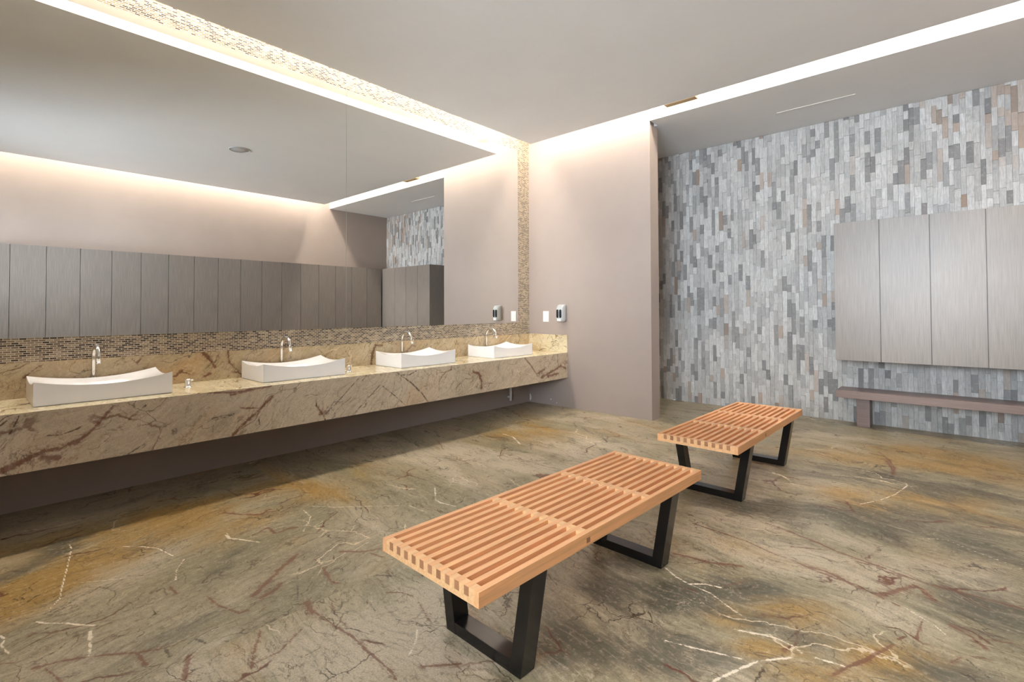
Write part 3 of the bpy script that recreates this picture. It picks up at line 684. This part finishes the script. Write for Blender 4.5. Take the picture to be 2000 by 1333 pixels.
# ------------------------------------------------------------------ end wall fittings
sp_ = empty('light_switch', (.338, 0, 1.322))
box(-.052, .052, -.009, 0, -.080, .080).build('cover_plate', M_PLASTICW, sp_, bevel=.003)
box(-.020, .020, -.013, -.0085, -.038, .038).build('rocker', M_PLASTICW, sp_, bevel=.002)
tag(sp_, 'white rectangular switch plate on the taupe end wall', 'switch')

ds = empty('soap_dispenser', (.652, 0, 1.250))
def disp_body():
    mb = MB(); n = 14; rows = []
    prof = [(.0,.100,.86),(.02,.104,.97),(.05,.108,1),(.16,.108,1),(.205,.100,.98),(.235,.078,.90),(.248,.045,.74)]
    for z, d, wk in prof:
        row = []
        for k in range(n+1):
            a = math.pi*k/n
            cx = -math.cos(a); sy = math.sin(a)
            cx = math.copysign(abs(cx)**.45, cx); sy = abs(sy)**.45
            row.append(len(mb.v)); mb.v.append((.064*wk*cx, -d*sy, z))
        rows.append(row)
    for r0, r1 in zip(rows[:-1], rows[1:]):
        for k in range(n):
            mb.f.append((r0[k], r0[k+1], r1[k+1], r1[k])); mb.mi.append(0); mb.sm.append(True)
        mb.f.append((r0[n], r0[0], r1[0], r1[n])); mb.mi.append(0); mb.sm.append(False)
    mb.f.append(tuple(rows[0])); mb.mi.append(0); mb.sm.append(False)
    mb.f.append(tuple(rows[-1])[::-1]); mb.mi.append(0); mb.sm.append(False)
    return mb
disp_body().build('body', M_PLASTICG, ds)
for s in (-1, 1):
    mb = MB(); 
    o_ = []
    for zz, ww in ((.055,.010),(.062,.017),(.085,.020),(.145,.020),(.168,.017),(.176,.010)):
        o_.append((zz, ww))
    cxx = s*.025
    for yy in (-.1060, -.1100):
        for zz, ww in o_: mb.v.append((cxx-ww, yy, zz))
        for zz, ww in o_[::-1]: mb.v.append((cxx+ww, yy, zz))
    n = 12
    mb.f.append(tuple(range(n))); mb.f.append(tuple(range(n, 2*n))[::-1])
    for k in range(n): mb.f.append((k, (k+1) % n, n+(k+1) % n, n+k))
    mb.mi = [0]*len(mb.f); mb.sm = [False]*len(mb.f)
    mb.build('viewing_window', M_WINDARK, ds)
box(-.030, .030, -.114, -.102, .006, .040).build('push_lever', M_PLASTICW, ds, bevel=.004)
tag(ds, 'grey plastic soap dispenser with a dark window on the taupe end wall', 'soap dispenser')

# chips of bare plaster at the foot of the wall under the counter
mk = MB()
for (x, z, w, h) in ((.03, .075, .030, .10), (.42, .085, .022, .014), (.53, .045, .014, .012)):
    b = len(mk.v)
    pr = [(-.5,-.5),(.1,-.5),(.5,-.2),(.35,.2),(.0,.5),(-.4,.5)]
    for yy in (-.0004, -.0016):
        for a, c in pr: mk.v.append((x+a*w, yy, z+c*h))
    mk.f += [tuple(b+i for i in range(6)), tuple(b+6+i for i in range(6))[::-1]] + [(b+i, b+(i+1) % 6, b+6+(i+1) % 6, b+6+i) for i in range(6)]
    mk.mi += [0]*8; mk.sm += [False]*8
struct(mk.build('trim_6', M_COVE), 'small white chips of bare plaster low on the end wall')

# ------------------------------------------------------------------ lockers
def locker(name, w):
    t = empty(name)
    z0, z1 = .8105, 2.4527
    box(.0005, w-.0005, .021, .4905, z0, z1).build('body', M_LAM, t)
    box(.0035, w-.0035, .0, .019, z0, z1).build('door', M_LAM, t, bevel=.001)
    return t
LW = .4398
lk0 = locker('wall_locker', LW)
names4 = ('leftmost', 'second', 'third', 'fourth')
for i in range(4):
    o = lk0 if i == 0 else dup(lk0)
    o.location = (3.8247+i*LW, LKF-.001, 0)
    tag(o, ('leftmost tall grey wall locker on the stone wall, beside bare stone' if i == 0 else
            names4[i] + ' tall grey wall locker from the left on the stone wall'), 'locker', 'lockers hung on the stone wall')
box(3.8247+4*LW+.001, LKX-.002, LKF+.02, D-.022, .8105, 2.4527).build('filler_panel', M_LAM, o).matrix_parent_inverse = Matrix.Translation((-o.location.x, -o.location.y, 0))
ORD = ('first','second','third','fourth','fifth','sixth','seventh','eighth','ninth','tenth','eleventh','twelfth','thirteenth','fourteenth','fifteenth','sixteenth','seventeenth')
LW2 = .4152
lk2 = locker('wall_locker', LW2)
for i in range(17):
    o = lk2 if i == 0 else dup(lk2)
    o.rotation_euler = (0, 0, -math.pi/2)
    # rotated so that the door faces the mirror (-x)
    o.location = (LKX, LKF-.004-i*LW2, 0)
    tag(o, 'brown grey side wall locker seen in the mirror, %s from the stone wall corner' % ORD[i], 'locker', 'lockers on the side wall, seen in the mirror')

# ------------------------------------------------------------------ bench along the stone wall
wb = empty('wall_bench', (3.815, 1.20, 0))
box(0, 1.875, 0, .405, .355, .440).build('seat', M_LAMX, wb, bevel=.002)
for x in (.180, 1.70):
    box(x, x+.130, .17, .400, .0005, .3545).build('leg', M_LAMX, wb, bevel=.002)
tag(wb, 'long brown grey slab bench standing against the stone wall under the lockers', 'bench')

# ------------------------------------------------------------------ slatted benches
BL, BW, BH, BT = 1.796, .5855, .471, .054
def slat_bench():
    t = empty('slatted_bench')
    n = 12; sw = .0245; pitch = (BW-sw)/(n-1)
    zt, zb = BH, BH-BT
    tn = BT*.60
    rl = .036
    def comb(mb, a, b, zlow, znotch):
        # a rail whose teeth rise between the slats
        pr = [(sw+.0002, zlow), (sw+.0002, zt-.0006)]
        for i in range(n-1):
            xa, xb = i*pitch+sw+.0002, (i+1)*pitch-.0002
            if i: pr += [(xa, znotch), (xa, zt-.0006)]
            pr += [(xb, zt-.0006)]
            if i < n-2: pr += [(xb, znotch)]
        pr += [((n-1)*pitch-.0002, zlow)]
        k = len(pr); o = len(mb.v)
        mb.v += [(x, a, z) for x, z in pr] + [(x, b, z) for x, z in pr]
        mb.f += [tuple(range(o, o+k)), tuple(range(o+k, o+2*k))[::-1]] + [(o+q, o+(q+1) % k, o+k+(q+1) % k, o+k+q) for q in range(k)]
        mb.mi += [0]*(k+2); mb.sm += [False]*(k+2)
    for i in range(n):
        x0 = i*pitch; x1 = x0+sw
        mb = MB()
        if i in (0, n-1):
            mb.quad_box(x0, x1, 0, BL, zb, zt)
        else:
            # slat body between the end rails with a shorter tenon running through each rail
            mb.quad_box(x0, x1, rl, BL-rl, zb+.002, zt)
            for (a, b) in ((0, rl), (BL-rl, BL)):
                mb.quad_box(x0, x1, a, b, zt-tn, zt)
                e0 = len(mb.f)
                for k in (2, 4): mb.mi[e0-6+k] = 1
        mb.build('slat', [M_WOOD, M_END], t)
    for (a, b) in ((.0008, rl-.0005), (BL-rl+.0005, BL-.0008)):
        mb = MB()
        comb(mb, a, b, zb, zt-tn-.0004)
        mb.build('end_rail', M_WOOD2, t)
    for c in (BL*.355, BL*.668):
        mb = MB()
        comb(mb, c-.020, c+.020, zb-.006, zb+.0015)
        mb.build('cross_rail', M_WOOD2, t)
        if c < BL/2: box(BW-.0002, BW+.0006, c-.013, c+.013, zb+.012, zb+.034).build('peg', M_END, t)
    # trapezoid frames: legs splay outwards towards the seat
    i0, j0, e, a, th = .0726, .0037, .283, .085, .058
    for y0, y1 in ((e, e+a), (BL-e-a, BL-e)):
        fr = empty('leg_frame'); fr.parent = t
        H = zb-.0006
        k = (i0-j0)/H
        def X(z): return i0-k*z
        lt = th*1.02
        def leg(mir):
            q = []
            for z in (0, H):
                xs = (X(z), X(z)+lt)
                for (xx, yy) in ((xs[0],y0),(xs[1],y0),(xs[1],y1),(xs[0],y1)):
                    q.append((BW-xx if mir else xx, yy, z))
            return MB().hexa(q).build('leg', M_BLACK, fr, bevel=.0015)
        leg(False); leg(True)
        h = .050
        MB().hexa([(X(0)+lt+.0004,y0+.001,0.0003),(BW-X(0)-lt-.0004,y0+.001,0.0003),(BW-X(0)-lt-.0004,y1-.001,0.0003),(X(0)+lt+.0004,y1-.001,0.0003),
                   (X(h)+lt+.0004,y0+.001,h),(BW-X(h)-lt-.0004,y0+.001,h),(BW-X(h)-lt-.0004,y1-.001,h),(X(h)+lt+.0004,y1-.001,h)]).build('bottom_bar', M_BLACK, fr, bevel=.0015)
        z = H-.040
        MB().hexa([(X(z)+lt+.0004,y0+.001,z),(BW-X(z)-lt-.0004,y0+.001,z),(BW-X(z)-lt-.0004,y1-.001,z),(X(z)+lt+.0004,y1-.001,z),
                   (X(H)+lt+.0004,y0+.001,H),(BW-X(H)-lt-.0004,y0+.001,H),(BW-X(H)-lt-.0004,y1-.001,H),(X(H)+lt+.0004,y1-.001,H)]).build('top_bar', M_BLACK, fr)
    return t
b0 = slat_bench(); b0.location = (3.1618, -4.8238, .0005); b0.rotation_euler = (0, 0, -.0329)
tag(b0, 'slatted wooden bench on black frames, the nearer one in the foreground', 'bench', 'slatted benches in the middle of the floor')
b1 = dup(b0); b1.location = (3.2215, -2.3845, .0005); b1.rotation_euler = (0, 0, -.0108)
tag(b1, 'slatted wooden bench on black frames, the farther one before the stone wall', 'bench', 'slatted benches in the middle of the floor')

# ------------------------------------------------------------------ ceiling fittings
sp = empty('ceiling_speaker', (3.03, -3.18, HC))
MB().lathe([(.150,0),(.150,-.006),(.138,-.010),(.132,-.004),(.132,0)], 48).build('rim', M_METALG, sp)
MB().lathe([(.131,-.0005),(.131,-.003),(.06,-.0035),(.004,-.0035)], 48).build('grille', M_METALG, sp)
tag(sp, 'round grey ceiling fitting seen reflected in the mirror', 'ceiling fitting')
ld = tag(box(3.30, 4.10, .842, .856, HC+.006, HC+.0118).build('slot_diffuser', M_COVE), 'thin white slot diffuser in the lowered ceiling before the stone wall', 'air vent')
